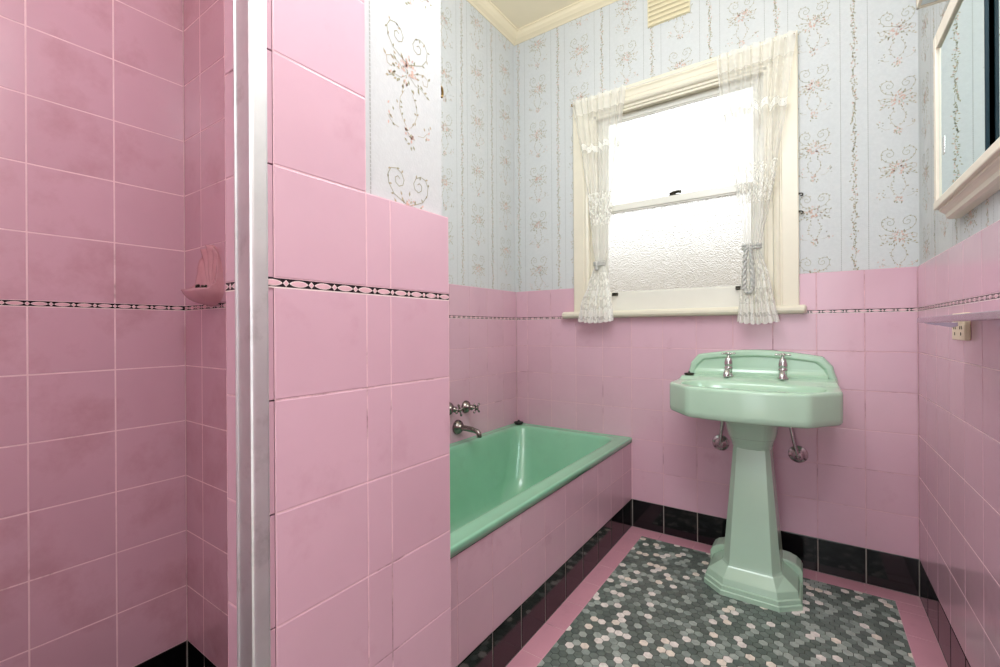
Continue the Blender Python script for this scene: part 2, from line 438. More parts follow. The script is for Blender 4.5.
def paper(bm, F, u0, u1, z0, z1, vu, phase, holes=(), half=0):
    """ground, double ruled lines with a vine, rose columns dropped by half a repeat"""
    rnd = random.Random(int(abs(vu) * 1e4) + 11)
    PR = .2605
    def inside(u, v, m=0.):
        if not (u0 + m < u < u1 - m and z0 + m < v < z1 - m): return False
        return not any(a - m < u < b + m and c - m < v < d + m for a, b, c, d in holes)
    if holes:
        a, b, c, d = holes[0]
        for q in ((u0, a, z0, z1), (b, u1, z0, z1), (a, b, z0, c), (a, b, d, z1)):
            if q[1] - q[0] > 1e-4 and q[3] - q[2] > 1e-4: poly(bm, F, [(q[0], q[2]), (q[1], q[2]), (q[1], q[3]), (q[0], q[3])], 0, 0)
    else: poly(bm, F, [(u0, z0), (u1, z0), (u1, z1), (u0, z1)], 0, 0)
    def spans(u):
        s = [(z0, z1)]
        for a, b, c, d in holes:
            if a - .02 < u < b + .02: s = [q for q in ((z0, c - .02), (d + .02, z1)) if q[1] > q[0]]
        return s
    k = math.floor((u0 - vu) / PR) - 1; 
    while vu + k * PR < u1 + PR:
        cu = vu + k * PR
        for s in (-1, 1):
            lu = cu + s * .0425
            if u0 + .002 < lu < u1 - .002:
                for a, b in spans(lu):
                    z = a + .003
                    while z < b - .006:
                        poly(bm, F, [(lu - .0012, z), (lu + .0012, z), (lu + .0012, z + .0056), (lu - .0012, z + .0056)], .0003, 4); z += .0074
        if u0 + .015 < cu < u1 - .015:
            for a, b in spans(cu): vine(bm, F, cu, a + .01, b - .01, .0003, rnd)
        mu = cu + PR / 2
        ph = phase + (PR / 2 if (k + half) % 2 else 0)
        j = math.floor((z0 - ph) / PR) - 1
        while ph + j * PR < z1 + PR:
            cv = ph + j * PR
            tmp = bmesh.new(); motif(tmp, F, mu, cv, .0003, rnd)
            P, ccw = F
            # keep only the marks that fall on this piece of paper
            me = bpy.data.meshes.new('tmp'); 
            for f in list(tmp.faces):
                ok = True
                for vtx in f.verts:
                    c = vtx.co; uu = c[0] if F_AX[id(P)] == 0 else c[1]
                    if not inside(uu, c[2], .001): ok = False; break
                if not ok: tmp.faces.remove(f)
            tmp.to_mesh(me); tmp.free(); bm.from_mesh(me); bpy.data.meshes.remove(me)
            j += 1
        k += 1

F_AX = {}
def with_axis(F, ax): F_AX[id(F[0])] = ax; return F
PAPER = ['paper', 'print_tan', 'print_olive', 'print_pink', 'print_grey']
PO = .006        # tiles stand this far proud of the paper

# ================================================================== THE ROOM
WX0, WX1, WZ0, WZ1 = -.962, -.128, 1.075, 2.146        # window opening
# ---- back wall
bm = bmesh.new(); Fb = with_axis(F_back(PO), 0)
paper(bm, Fb, L - PO, R + PO, B1 + .02, CW + .04, .1490, 1.8674, holes=[(WX0, WX1, WZ0, WZ1)], half=0)
PAPER_IDX = 5
for a, b, c, d in ((L - .1, WX0, -.05, CZ), (WX1, R + .1, -.05, CZ), (WX0, WX1, -.05, WZ0), (WX0, WX1, WZ1, CZ)):
    box(bm, (a, D + PO + .0015, c), (b, D + .115, d), PAPER_IDX)
wall_back = structure(link('wall_back', bm, PAPER + ['masonry']))
bm = bmesh.new(); us = grid(L, R, R)
tiles(bm, F_back(), us, LV); 
def cut(us_, lo, hi): return [u for u in us_ if lo - 1e-6 <= u <= hi + 1e-6]
tiles(bm, F_back(), [u for u in us if u < WX0 - .03] + [-1.0], [B1, CAP])
tiles(bm, F_back(), [-.10] + [u for u in us if u > -.07], [B1, CAP])
structure(link('tiling', bm, ['pink', 'grout'], wall_back))
bm = bmesh.new(); band(bm, F_back(), L, R, B0, B1, .0389); structure(link('patterned_band', bm, ['band_black', 'band_line', 'band_pink'], wall_back))
bm = bmesh.new(); tiles(bm, F_back(), us, [.0, KB], gap=.0035, bev=.0022)
structure(link('baseboard_back', bm, ['black', 'grout_grey']))
# ---- left wall (bath side and shower back)
bm = bmesh.new(); Fl = with_axis(F_left(PO), 1)
paper(bm, Fl, .60, D + PO, B1 + .02, CW + .04, 2.0166, 1.846, half=1)
box(bm, (L - .12, YN - .1, -.05), (L - PO - .0015, D + .1, CZ), 5)
wall_left = structure(link('wall_left', bm, PAPER + ['masonry']))
bm = bmesh.new(); us = grid(P1 - .03, D, 2.105)
tiles(bm, F_left(), us, LV); tiles(bm, F_left(), us, [B1, CAP])
structure(link('tiling', bm, ['pink', 'grout'], wall_left))
bm = bmesh.new(); band(bm, F_left(), P1 - .03, D, B0, B1, .5277); structure(link('patterned_band', bm, ['band_black', 'band_line', 'band_pink'], wall_left))
FULL = LV + [B1] ; UP = [B1 + i * T for i in range(11)]
UP = [z for z in UP if z < CZ - .03] + [CZ]
bm = bmesh.new(); us = grid(YN, SH, SH)
tiles(bm, F_left(), us, LV, gd=.35); tiles(bm, F_left(), us, UP, gd=.35)
structure(link('shower_tiling', bm, ['pink_shower', 'grout_white'], wall_left))
bm = bmesh.new(); band(bm, F_left(), YN, SH, B0, B1, .5277); structure(link('shower_patterned_band', bm, ['band_black', 'band_line', 'band_pink'], wall_left))
bm = bmesh.new(); tiles(bm, F_left(), us, [0, KB], gap=.0035, bev=.0022); structure(link('baseboard_left', bm, ['black', 'grout_grey']))
# ---- partition between shower and bath
bm = bmesh.new(); Fp = with_axis(F_x(PX - .012), 1)
paper(bm, Fp, .4780, .6728, CAP - .05, CZ, .4532, 1.479, half=0)
box(bm, (L, SH + .008, -.02), (PX - .0135, .6728, CZ), 5)
box(bm, (NIB + .008, P0 + .009, -.02), (PX - .0135, SH + .02, CZ), 5)
Fq = with_axis(F_yn(.6732), 0)
paper(bm, Fq, L, PX - .013, B1, CW, -1.2, 1.8)
wall_partition = structure(link('wall_partition', bm, PAPER + ['masonry']))
bm = bmesh.new()
us = [P0 + .0085, .4769, .5278, P1]
tiles(bm, F_x(PX), us, [0] + LV, deep=.013, gap=.0019, gd=.4); tiles(bm, F_x(PX), us, [B1, CAP], deep=.013, gap=.0019, gd=.4)
tiles(bm, F_x(PX), us[:2], [CAP + i * T for i in range(9)] + [CZ], deep=.013, gap=.0019, gd=.4)
off = .012
zz = [z + off for z in [0] + LV]
tiles(bm, F_y(P0), grid(NIB, PX - .001, NIB, .2), LV, deep=.0085); tiles(bm, F_y(P0), [NIB, PX - .001], [0, KB]); tiles(bm, F_y(P0), [NIB, PX - .001], UP, deep=.0085)
tiles(bm, F_yn(P1), grid(L, PX - .014, PX), LV + [B0 + .002], deep=.005); tiles(bm, F_yn(P1), grid(L, PX - .014, PX), [B1, CAP], deep=.005)
tiles(bm, F_xn(NIB), [P0, SH], [0] + LV); tiles(bm, F_xn(NIB), [P0, SH], UP)
structure(link('tiling', bm, ['pink', 'grout_mid'], wall_partition))
bm = bmesh.new(); band(bm, F_x(PX), P0 + .0005, P1, B0, B1, .3400); band(bm, F_y(P0), NIB, PX - .001, B0, B1, -.66)
structure(link('patterned_band', bm, ['band_black', 'band_line', 'band_pink'], wall_partition))
bm = bmesh.new(); us = grid(L, NIB, -1.332)
tiles(bm, F_y(SH), us, LV, gd=.35); tiles(bm, F_y(SH), us, UP, gd=.35)
structure(link('shower_tiling', bm, ['pink_shower', 'grout_white'], wall_partition))
bm = bmesh.new(); band(bm, F_y(SH), L, NIB, B0, B1, -1.332); structure(link('shower_patterned_band', bm, ['band_black', 'band_line', 'band_pink'], wall_partition))
bm = bmesh.new(); tiles(bm, F_y(SH), us, [0, KB], gap=.0035, bev=.0022); structure(link('baseboard_shower', bm, ['black', 'grout_grey']))
# ---- bath front
bm = bmesh.new(); us = grid(P1 - .006, D, 1.035, .1545)
tiles(bm, F_x(AP), us, [KB, KB + T, .4385], deep=.006)
box(bm, (AP - .06, P1 - .006, 0), (AP - .0075, D, .428), 2)
apron = structure(link('trim_1', bm, ['pink', 'grout', 'masonry']), 'pink tiled front wall of the bath')
bm = bmesh.new(); tiles(bm, F_x(AP), us, [0, KB], gap=.0035, bev=.0022); structure(link('baseboard_bath', bm, ['black', 'grout_grey']))
# ---- right wall
bm = bmesh.new(); Fr = with_axis(F_right(PO), 1)
paper(bm, Fr, .75, D + PO, B1 + .02, CW + .04, 2.0, 1.80, half=0)
box(bm, (R + PO + .0015, YN - .1, -.05), (R + .12, D + .1, CZ), 5)
wall_right = structure(link('wall_right', bm, PAPER + ['masonry']))
bm = bmesh.new(); us = grid(YN, D, 1.6486, .1525)
tiles(bm, F_right(), us, LV); tiles(bm, F_right(), us, [B1, CAP])
structure(link('tiling', bm, ['pink', 'grout_white'], wall_right))
bm = bmesh.new(); band(bm, F_right(), YN, D, B0, B1, 1.6486); structure(link('patterned_band', bm, ['band_black', 'band_line', 'band_pink'], wall_right))
bm = bmesh.new(); tiles(bm, F_right(), us, [0, KB], gap=.0035, bev=.0022); structure(link('baseboard_right', bm, ['black', 'grout_grey']))
bm = bmesh.new(); box(bm, (L + .001, YN + .001, 0), (-.47, -.40, CZ - .001), 0, .004); structure(link('wall_light_block', bm, 'pink_shower'), 'unseen pink wall added to block doorway light from the shower')  # unseen wall added to keep doorway light off the far shower wall
# ---- near wall behind the camera, ceiling
bm = bmesh.new()
for lo, hi in (((L - .12, -.05), (-.46, CZ)), ((.27, -.05), (R + .12, CZ)), ((-.46, 2.05), (.27, CZ))): box(bm, (lo[0], YN - .12, lo[1]), (hi[0], YN, hi[1]), 0)  # opening is an added, unseen doorway letting sky light fill the room
structure(link('wall_near', bm, 'paper'))
bm = bmesh.new()
for lo, hi in (((-.54, 0), (-.46, 2.13)), ((.27, 0), (R - .002, 2.13)), ((-.46, 2.05), (.27, 2.13))): box(bm, (lo[0], YN, lo[1]), (hi[0], YN + .018, hi[1]), 0, .003)
structure(link('door_added', bm, 'cream'))  # frame round the doorway added for fill light
bm = bmesh.new(); box(bm, (-2.2, YN - 2.6, -.12), (1.4, YN - .121, -.002), 0); structure(link('floor_hall', bm, 'cream_dark'))
bm = bmesh.new(); box(bm, (L - .12, YN - .12, CZ), (R + .12, D + .115, CZ + .1), 0); structure(link('ceiling', bm, 'ceiling'))
# cornice: shallow cove with a lip, mitred round back, left and right walls
prof = [(-.004, CW - .0), (.006, CW - .001), (.012, CW + .004), (.030, CW + .010), (.046, CW + .020), (.056, CW + .030), (.060, CW + .0325), (.066, CW + .0325), (.068, CW + .045)]
bm = bmesh.new(); rings = []
for w, z in prof:
    rings.append([(L - PO + w, .66, z), (L - PO + w, D + PO - w, z), (R + PO - w, D + PO - w, z), (R + PO - w, YN, z)])
loft(bm, rings, closed=False); structure(link('trim_2', bm, 'cornice'), 'cream plaster cornice along the ceiling')
# ---- floor
bm = bmesh.new(); box(bm, (L - .12, YN - .12, -.12), (R + .12, D + .115, -.0016), 1)
HA = .0273; rr = HA / math.sqrt(3) - .0011; row = 0; y = -.2
while y < 2.175:
    x = -.70 + (HA / 2 if row % 2 else 0)
    while x < .262:
        if not (x < PX - .01 and y < P1):
            a = [(x + rr * math.sin(k * PI / 3), y + rr * math.cos(k * PI / 3)) for k in range(6)][::-1]
            ins = [(x + (rr - .0008) * math.sin(k * PI / 3), y + (rr - .0008) * math.cos(k * PI / 3)) for k in range(6)][::-1]
            tu, tv = random.uniform(-.012, .012), random.uniform(-.012, .012)
            v0 = [bm.verts.new((p[0], p[1], -.002)) for p in a]; v1 = [bm.verts.new((p[0], p[1], -.0004)) for p in a]
            v2 = [bm.verts.new((p[0], p[1], tu * (p[0] - x) + tv * (p[1] - y))) for p in ins]
            for q, s in ((v0, v1), (v1, v2)):
                for i in range(6): bm.faces.new((q[i], q[(i + 1) % 6], s[(i + 1) % 6], s[i])).material_index = 0
            bm.faces.new(v2).material_index = 0
        x += HA
    y += HA * math.sqrt(3) / 2; row += 1
FB = F_floor(.0012)
tiles(bm, FB, [AP, -.672], grid(P1, 2.165, 1.1862, .1535), 2, 3, tilt=.0005, deep=.004); tiles(bm, FB, [.2525, R], grid(YN, 2.165, 1.9475), 2, 3, tilt=.0005, deep=.004)
tiles(bm, FB, grid(AP, R, .1702), [2.165, D], 2, 3, tilt=.0005, deep=.004)
structure(link('floor', bm, ['hex', 'hex_grout', 'pink_floor', 'grout']))

# ================================================================== WINDOW
win = structure(empty('window_1', ((WX0 + WX1) / 2, D, WZ0)))
FY = D + PO
bm = bmesh.new()
def profile_bar(bm, a, b, horizontal, z, pr):
    """moulded board: pr = (across, out) pairs; along a..b"""
    r0, r1 = [], []
    for s, w in pr:
        if horizontal: r0.append((a, FY - w, z + s)); r1.append((b, FY - w, z + s))
        else: r0.append((z + s, FY - w, a)); r1.append((z + s, FY - w, b))
    loft(bm, [r0, r1], closed=True, cap0=True, cap1=True)
arch = [(0, 0), (0, .017), (.004, .020), (.058, .020), (.062, .017), (.066, .017), (.069, .022), (.078, .024), (.086, .020), (.090, .014), (.092, .0)]
profile_bar(bm, 1.095, 2.2365, False, -1.055, arch)
profile_bar(bm, 1.095, 2.2365, False, -.0340, [(-s, w) for s, w in arch])
profile_bar(bm, -.9665, -.1225, True, 2.2365, [(-s, w) for s, w in arch])
# jamb and head linings through the wall
for a, b, c, d in ((WX0 - .001, WX0 + .02, WZ0, WZ1), (WX1 - .02, WX1 + .001, WZ0, WZ1), (WX0 + .02, WX1 - .02, WZ1 - .012, WZ1 + .001)):
    box(bm, (a, FY - .002, c), (b, D + .112, d), 0, .001)
for x in (WX0 + .02, WX1 - .02):
    s = 1 if x < -.5 else -1
    box(bm, (min(x, x + s * .012), D + .012, 1.10), (max(x, x + s * .012), D + .024, WZ1 - .012), 0, .002)
box(bm, (WX0 + .02, D + .012, WZ1 - .024), (WX1 - .02, D + .024, WZ1 - .012), 0, .002)
structure(link('window_frame', bm, 'cream', win))
# stool with rounded nose
bm = bmesh.new()
nose = [(0.12, 1.062), (0.12, 1.094), (-.042, 1.0965), (-.052, 1.093), (-.058, 1.085), (-.058, 1.074), (-.052, 1.066), (-.042, 1.062)]
ra = [(-1.1, FY + y, z) for y, z in nose]; rb = [(-.0165, FY + y, z) for y, z in nose]
def shrink(r, x, k):
    return [(x, FY - .02 + (y - (FY - .02)) * k if y < FY - .02 else y, 1.079 + (z - 1.079) * k) for _, y, z in r]
nose2 = [(-.0005 if y > 0 else y, z) for y, z in nose]
ra = [(-1.104, FY + y, z) for y, z in nose2]; rb = [(-.0165, FY + y, z) for y, z in nose2]
loft(bm, [shrink(ra, -1.1148, .55), shrink(ra, -1.111, .85), ra, rb, shrink(rb, -.0115, .85), shrink(rb, -.0082, .55)], True, True, True)
box(bm, (WX0 + .001, FY - .02, 1.076), (WX1 - .001, D + .112, 1.0945), 0)
structure(link('sill', bm, 'cream', win))
def sash(name, x0, x1, z0, z1, y0, st, rt, rb_, thick=.032):
    bm = bmesh.new()
    box(bm, (x0, y0, z0), (x0 + st, y0 + thick, z1), 0, .003); box(bm, (x1 - st, y0, z0), (x1, y0 + thick, z1), 0, .003)
    box(bm, (x0 + st, y0, z1 - rt), (x1 - st, y0 + thick, z1), 0, .003); box(bm, (x0 + st, y0, z0), (x1 - st, y0 + thick, z0 + rb_), 0, .003)
    s = structure(link(name, bm, 'white_paint', win))
    bm = bmesh.new()
    # rebate beads round the glass
    xa, xb, za, zb = x0 + st, x1 - st, z0 + rb_, z1 - rt
    pr = [((xa, y0 + .0, za), (xa + .006, y0 + .014, zb)), ((xb - .006, y0 + .0, za), (xb, y0 + .014, zb)), ((xa, y0 + .0, zb - .006), (xb, y0 + .014, zb)), ((xa, y0 + .0, za), (xb, y0 + .014, za + .006))]
    for lo, hi in pr: box(bm, (lo[0], lo[1] + .006, lo[2]), (hi[0], hi[1], hi[2]), 0, .0015)
    structure(link('glazing_bead', bm, 'white_paint', s))
    bm = bmesh.new(); yy = y0 + thick * .55
    fs = [bm.verts.new(q) for q in ((xa - .004, yy, za - .004), (xb + .004, yy, za - .004), (xb + .004, yy, zb + .004), (xa - .004, yy, zb + .004))]
    bm.faces.new(fs)
    structure(link('pane', bm, 'glass', s))
    return s
lower = sash('lower_sash', WX0 + .033, WX1 - .033, 1.096, 1.652, D + .026, .045, .034, .094)
upper = sash('upper_sash', WX0 + .021, WX1 - .021, 1.620, WZ1 - .013, D + .064, .05, .030, .034)
for x in (-.836, -.258):
    bm = bmesh.new(); box(bm, (x - .016, D + .019, 1.176), (x + .016, D + .0265, 1.192), 0, .002)
    tube(bm, spline([(x - .012, D + .02, 1.179), (x - .008, D + .006, 1.176), (x + .008, D + .006, 1.176), (x + .012, D + .02, 1.179)], 4), .003, 8)
    structure(link('sash_lift', bm, 'bronze', lower), 'dark metal sash lift')
bm = bmesh.new(); box(bm, (-.565, D + .030, 1.6515), (-.515, D + .055, 1.655), 0, .001); lathe(bm, (-.545, D + .043, 1.655), (0, 0, 1), [(.012, 0), (.011, .006), (.006, .010)], 14)
tube(bm, [(-.562, D + .043, 1.664), (-.545, D + .040, 1.667), (-.522, D + .034, 1.668), (-.508, D + .032, 1.664)], [.006, .008, .0065, .0075], 10)
structure(link('sash_lock', bm, 'bronze', lower), 'dark metal sash lock')

# ---- curtains: a wire, two gathered lace panels, two ties
wire = tag(empty('curtain_wire', (-.545, 2.205, 2.2)), 'thin white curtain wire stretched across the top of the window', 'curtain wire')
bm = bmesh.new(); tube(bm, [(-1.046 + i * (1.0 / 12), 2.2055, 2.2095 - .006 * math.sin(PI * i / 12)) for i in range(13)], .0022, 8); link('wire', bm, 'white_paint', wire)
for x in (-1.046, -.046):
    bm = bmesh.new(); tube(bm, spline([(x, 2.232, 2.213), (x, 2.214, 2.216), (x, 2.203, 2.211), (x, 2.205, 2.203), (x, 2.212, 2.203)], 5), .0028, 8)
    lathe(bm, (x, 2.232, 2.213), (0, -1, 0), [(.006, 0), (.005, .004)], 10); link('eyelet_hook', bm, 'brass', wire)

def curtain(lft, rgt, seed, folds, label, cat='curtain'):
    rnd = random.Random(seed)
    zt = [z for z, _ in lft]; top, bot = zt[0] + .012, zt[-1]
    lt = sorted(lft); rt = sorted(rgt)
    def smooth_tab(tab):
        return tab
    NU, NV = 150, 130
    bm = bmesh.new(); uvl = bm.loops.layers.uv.new('UVMap')
    ph = [rnd.uniform(0, 6.28) for _ in range(4)]
    vs = []
    pinch = 1.34
    for j in range(NV + 1):
        q = j / NV; row = []
        z0_ = top + (bot - top) * q
        xl, xr = interp_s(lt, z0_), interp_s(rt, z0_)
        w = xr - xl; yb = 2.205 - .045 * min(1, max(0, (2.19 - z0_) / 1.05)) 
        near = math.exp(-((z0_ - pinch) / .06) ** 2)
        amp = (.010 + .004 * min(1, (top - z0_) / .2)) * (1 - .45 * near)
        for i in range(NU + 1):
            s = i / NU
            warp = s + .012 * math.sin(2 * PI * s * 3 + ph[0]) 
            a = 2 * PI * folds * warp
            y = yb + amp * (math.sin(a + .4 * math.sin(z0_ * 3 + ph[1])) + .35 * math.sin(2.3 * a + ph[2] + z0_ * 2)) - .006 * near * math.sin(PI * s)
            x = xl + w * (s + .018 * math.cos(a) * (1 - near))
            z = z0_
            if q < .05: z += (.05 - q) / .05 * .0035 * math.sin(a * 2 + ph[3])          # ruffled heading
            if q > .9: z += (q - .9) / .1 * (.010 * math.sin(PI * s) * -1 + .004 * math.sin(a))
            # rod pocket hugs the wire
            if abs(z0_ - 2.205) < .012: y = 2.2055 + (y - 2.2055) * .75
            y = min(y, FY - .027) if z0_ > 1.11 else min(y, FY - .064)
            row.append((bm.verts.new((x, y, z)), s * .62, z0_))
        vs.append(row)
    for j in range(NV):
        for i in range(NU):
            c = (vs[j][i], vs[j + 1][i], vs[j + 1][i + 1], vs[j][i + 1])
            f = bm.faces.new([k[0] for k in c])
            for lp, k in zip(f.loops, c): lp[uvl].uv = (k[1], k[2])
    o = link('lace_curtain', bm, 'lace', None, origin=(sum(x for _, x in lft[:1]) , 2.2, bot), smooth=True)
    return tag(o, label, cat, 'lace curtains at the window')

def interp_s(tab, z):
    if z <= tab[0][0]: return tab[0][1]
    if z >= tab[-1][0]: return tab[-1][1]
    for i in range(len(tab) - 1):
        if z <= tab[i + 1][0]:
            p0, p1, p2, p3 = tab[max(i - 1, 0)][1], tab[i][1], tab[i + 1][1], tab[min(i + 2, len(tab) - 1)][1]
            t = (z - tab[i][0]) / (tab[i + 1][0] - tab[i][0])
            return p1 + (p2 - p1) * (t * t * (3 - 2 * t) * .5 + t * .5)

LL = [(2.210, -1.052), (2.094, -1.028), (1.897, -.988), (1.655, -.947), (1.463, -.923), (1.337, -.905), (1.231, -.943), (1.129, -.987), (1.045, -1.003)]
LR = [(2.210, -.757), (2.068, -.774), (1.814, -.798), (1.635, -.822), (1.428, -.840), (1.337, -.857), (1.231, -.832), (1.129, -.818), (1.045, -.810)]
RL = [(2.210, -.340), (2.036, -.329), (1.820, -.299), (1.585, -.260), (1.424, -.237), (1.345, -.229), (1.209, -.241), (1.102, -.252), (1.030, -.258)]
RR = [(2.210, -.044), (1.938, -.075), (1.668, -.111), (1.496, -.138), (1.414, -.155), (1.345, -.170), (1.201, -.134), (1.096, -.117), (1.030, -.103)]
curtain(LL, LR, 3, 7, 'white lace curtain tied back at the left of the window, the smaller one')
curtain(RL, RR, 5, 7, 'white lace curtain tied with a long silver cord loop, the larger of the two')

def tie(x0, x1, z, loop, label):
    cx = (x0 + x1) / 2; cyy = 2.172
    t = tag(empty('curtain_tie', (cx, cyy, z)), label, 'curtain tie', 'curtain ties')
    bm = bmesh.new(); hw = (x1 - x0) / 2 - .001; n = 72; pts = []
    for i in range(n + 1):
        a = 2 * PI * i / n
        pts.append(Vector((cx + hw * math.cos(a), cyy + .024 * math.sin(a), z + .004 * math.sin(a))))
    for k in (0, 1, 2, 3):
        tw = [p + Vector((0, 0, .011 * (k // 2) - .005)) + Vector((0, 0, .0042 * math.sin(i * 1.1 + k * PI))) + (p - Vector((cx, cyy, z))).normalized() * .0042 * math.cos(i * 1.1 + k * PI) for i, p in enumerate(pts)]
        tube(bm, tw, .0042, 8)
    link('cord_ring', bm, 'silver_cord', t, smooth=True)
    if loop:
        bm = bmesh.new(); yy = cyy - .031; x = cx - .012
        base = spline([(x - .004, yy + .004, z + .004), (x - .010, yy, z - .05), (x - .014, yy, z - .13), (x - .012, yy, z - .185), (x + .004, yy - .002, z - .197), (x + .016, yy, z - .18), (x + .016, yy, z - .11), (x + .012, yy, z - .04), (x + .008, yy + .004, z + .004)], 9)
        for k in (0, 1): tube(bm, [p + Vector((.0046 * math.sin(i * 1.0 + k * PI), .0046 * math.cos(i * 1.0 + k * PI), .003 * math.sin(i * 1.7))) for i, p in enumerate(base)], .0056, 7)
        link('cord_loop', bm, 'silver_cord', t, smooth=True)
    else:
        bm = bmesh.new(); lathe(bm, (cx - .004, cyy - .029, z - .004), (0, 0, -1), [(.002, -.006), (.008, 0), (.009, .006), (.006, .014), (.009, .022), (.010, .034), (.002, .036)], 14); link('cord_knot', bm, 'silver_cord', t, smooth=True)
tie(-.907, -.855, 1.337, False, 'short silver cord tie knotted around the left curtain')
tie(-.232, -.168, 1.348, True, 'silver cord tie hanging in a long loop from the right curtain')

# little hooks on the edge of the architrave
for z, lab in ((1.559, 'tiny dark hook on the window frame edge, upper of two'), (1.485, 'tiny dark hook on the window frame edge, lower of two')):
    bm = bmesh.new(); tube(bm, spline([(-.0345, 2.238, z), (-.026, 2.236, z + .001), (-.020, 2.234, z - .004), (-.022, 2.232, z - .010), (-.027, 2.233, z - .009)], 5), .0026, 8)
    lathe(bm, (-.0345, 2.238, z), (1, 0, 0), [(.006, 0), (.0045, .003)], 10)
    tag(link('cup_hook', bm, 'bronze', origin=(-.0345, 2.238, z)), lab, 'hook', 'cup hooks on the window frame')

# ---- outside, seen blurred through the glass
bm = bmesh.new(); box(bm, (-6, D + .13, -.7), (5, D + 7, -.6), 0); structure(link('ground_outside', bm, 'soil'))
fence = structure(empty('fence_outside', (0, D + 2.4, -.6)))
bm = bmesh.new()
for i in range(60):
    x = -4 + i * .13; box(bm, (x, D + 2.4, -.6), (x + .122, D + 2.42, 1.80 + random.uniform(-.01, .01)), 0)
structure(link('paling', bm, 'fence', fence))
bm = bmesh.new(); box(bm, (-4, D + .13, 2.46), (4, D + .62, 2.49), 0); box(bm, (-4, D + .60, 2.44), (4, D + .625, 2.60), 0); structure(link('eaves_outside', bm, 'fence'))

# ================================================================== VENT on the back wall
vent = tag(empty('wall_vent', (-.553, FY, 2.495)), 'cream slatted vent high on the wallpaper above the window', 'vent')
bm = bmesh.new()
x0, x1, z0, z1 = -.652, -.4545, 2.493, 2.668
for lo, hi in (((x0, FY - .008, z0), (x0 + .006, FY, z1)), ((x1 - .006, FY - .008, z0), (x1, FY, z1)), ((x0, FY - .008, z1 - .006), (x1, FY, z1)), ((x0, FY - .003, z0), (x1, FY, z1))):
    box(bm, lo, hi, 0, .001)
link('vent_frame', bm, 'cream_dark', vent)
for i in range(7):
    bm = bmesh.new(); z = z0 + .001 + i * .0235
    loft(bm, [[(x, FY - .003, z + .019), (x, FY - .0075, z + .017), (x, FY - .013, z + .003), (x, FY - .011, z), (x, FY - .003, z + .006)] for x in (x0 + .004, x1 - .004)], True, True, True)
    link('slat', bm, 'cream_dark', vent)

# ================================================================== PEDESTAL SINK
XC = -.187
sink = tag(empty('pedestal_sink', (XC, 1.99, 0)), 'mint green pedestal sink with two chrome taps standing below the window', 'sink')
bm = bmesh.new()
def outline(n_arc=5, r=.02, grow=0.):
    """plan of the basin: straight sides, chamfered corners, slightly bowed front; counter-clockwise from back right"""
    hw, hc, yc, yf, yb = .2785 + grow, .185 + grow * .5, 1.862 - grow * .5, 1.737 - grow, D
    raw = [(hw, yb), (hw, yc), (hc, yf), (-hc, yf), (-hw, yc), (-hw, yb)]
    out = []
    def seg(a, b, n, bow=0.):
        for i in range(n):
            t = i / n; out.append((a[0] + (b[0] - a[0]) * t, a[1] + (b[1] - a[1]) * t - bow * 4 * t * (1 - t)))
    def fil(p, a, b):
        pa = Vector((a[0] - p[0], a[1] - p[1])).normalized() * r; pb = Vector((b[0] - p[0], b[1] - p[1])).normalized() * r
        return (p[0] + pa.x, p[1] + pa.y), (p[0] + pb.x, p[1] + pb.y)
    f1 = [fil(raw[i], raw[i - 1], raw[i + 1]) for i in range(1, 5)]
    def arc(i):
        (a, b), p = f1[i], raw[i + 1]
        for k in range(n_arc):
            t = k / n_arc; out.append(((1 - t) ** 2 * a[0] + 2 * t * (1 - t) * p[0] + t * t * b[0], (1 - t) ** 2 * a[1] + 2 * t * (1 - t) * p[1] + t * t * b[1]))
    seg(raw[0], f1[0][0], 26); arc(0); seg(f1[0][1], f1[1][0], 6); arc(1); seg(f1[1][1], f1[2][0], 18, .022); arc(2)
    seg(f1[2][1], f1[3][0], 6); arc(3); seg(f1[3][1], raw[5], 26); seg(raw[5], raw[0], 20)
    return out
base = outline()
def ring(z, ins, lift=0.):
    cxm, cym = 0., 1.97
    r = []
    for x, y in base:
        k = 1 - ins / max(.18, math.hypot(x - cxm, y - cym))
        yy = cym + (y - cym) * k
        if y > D - .001: yy = D - .0005
        r.append((XC + x * k, yy, z))
    return r
def bowl(a, b, z, cy_=1.888, pw=3.0):
    r = []
    for x, y in base:
        th = math.atan2((y - 1.96) / .27, x / .28)
        c, s = math.cos(th), math.sin(th)
        k = (abs(c) ** pw + abs(s) ** pw) ** (-1 / pw)
        r.append((XC + a * c * k, cy_ + b * s * k, z))
    return r
def lerp_ring(r1, r2, t, z): return [(a[0] + (b[0] - a[0]) * t, a[1] + (b[1] - a[1]) * t, z if not callable(z) else z(a[0] + (b[0] - a[0]) * t, a[1] + (b[1] - a[1]) * t)) for a, b in zip(r1, r2)]
def topz(x, y):
    t = min(1, max(0, (y - 2.012) / .02)); return .788 + .0115 * t * t * (3 - 2 * t)
rim = ring(.788, .010); bo = bowl(.232, .118, .79)
rings = [bowl(.05, .05, .660, 2.0), bowl(.09, .09, .664, 1.98), bowl(.19, .12, .674, 1.95), ring(.680, .06), ring(.6745, .018), ring(.6775, .006), ring(.684, .001), ring(.70, 0), ring(.776, 0), ring(.784, .0015), ring(.7865, .004)]
rings += [lerp_ring(rim, bo, t, topz) for t in [i / 14 for i in range(13)] + [.95]]
rings += [lerp_ring(rim, bo, 1.0, .7855), bowl(.228, .114, .778), bowl(.221, .108, .765), bowl(.205, .098, .73), bowl(.175, .082, .70), bowl(.12, .055, .686), bowl(.05, .03, .682), bowl(.022, .022, .681)]
loft(bm, rings, True, True, True)
link('basin', bm, 'mint', sink, smooth=True)
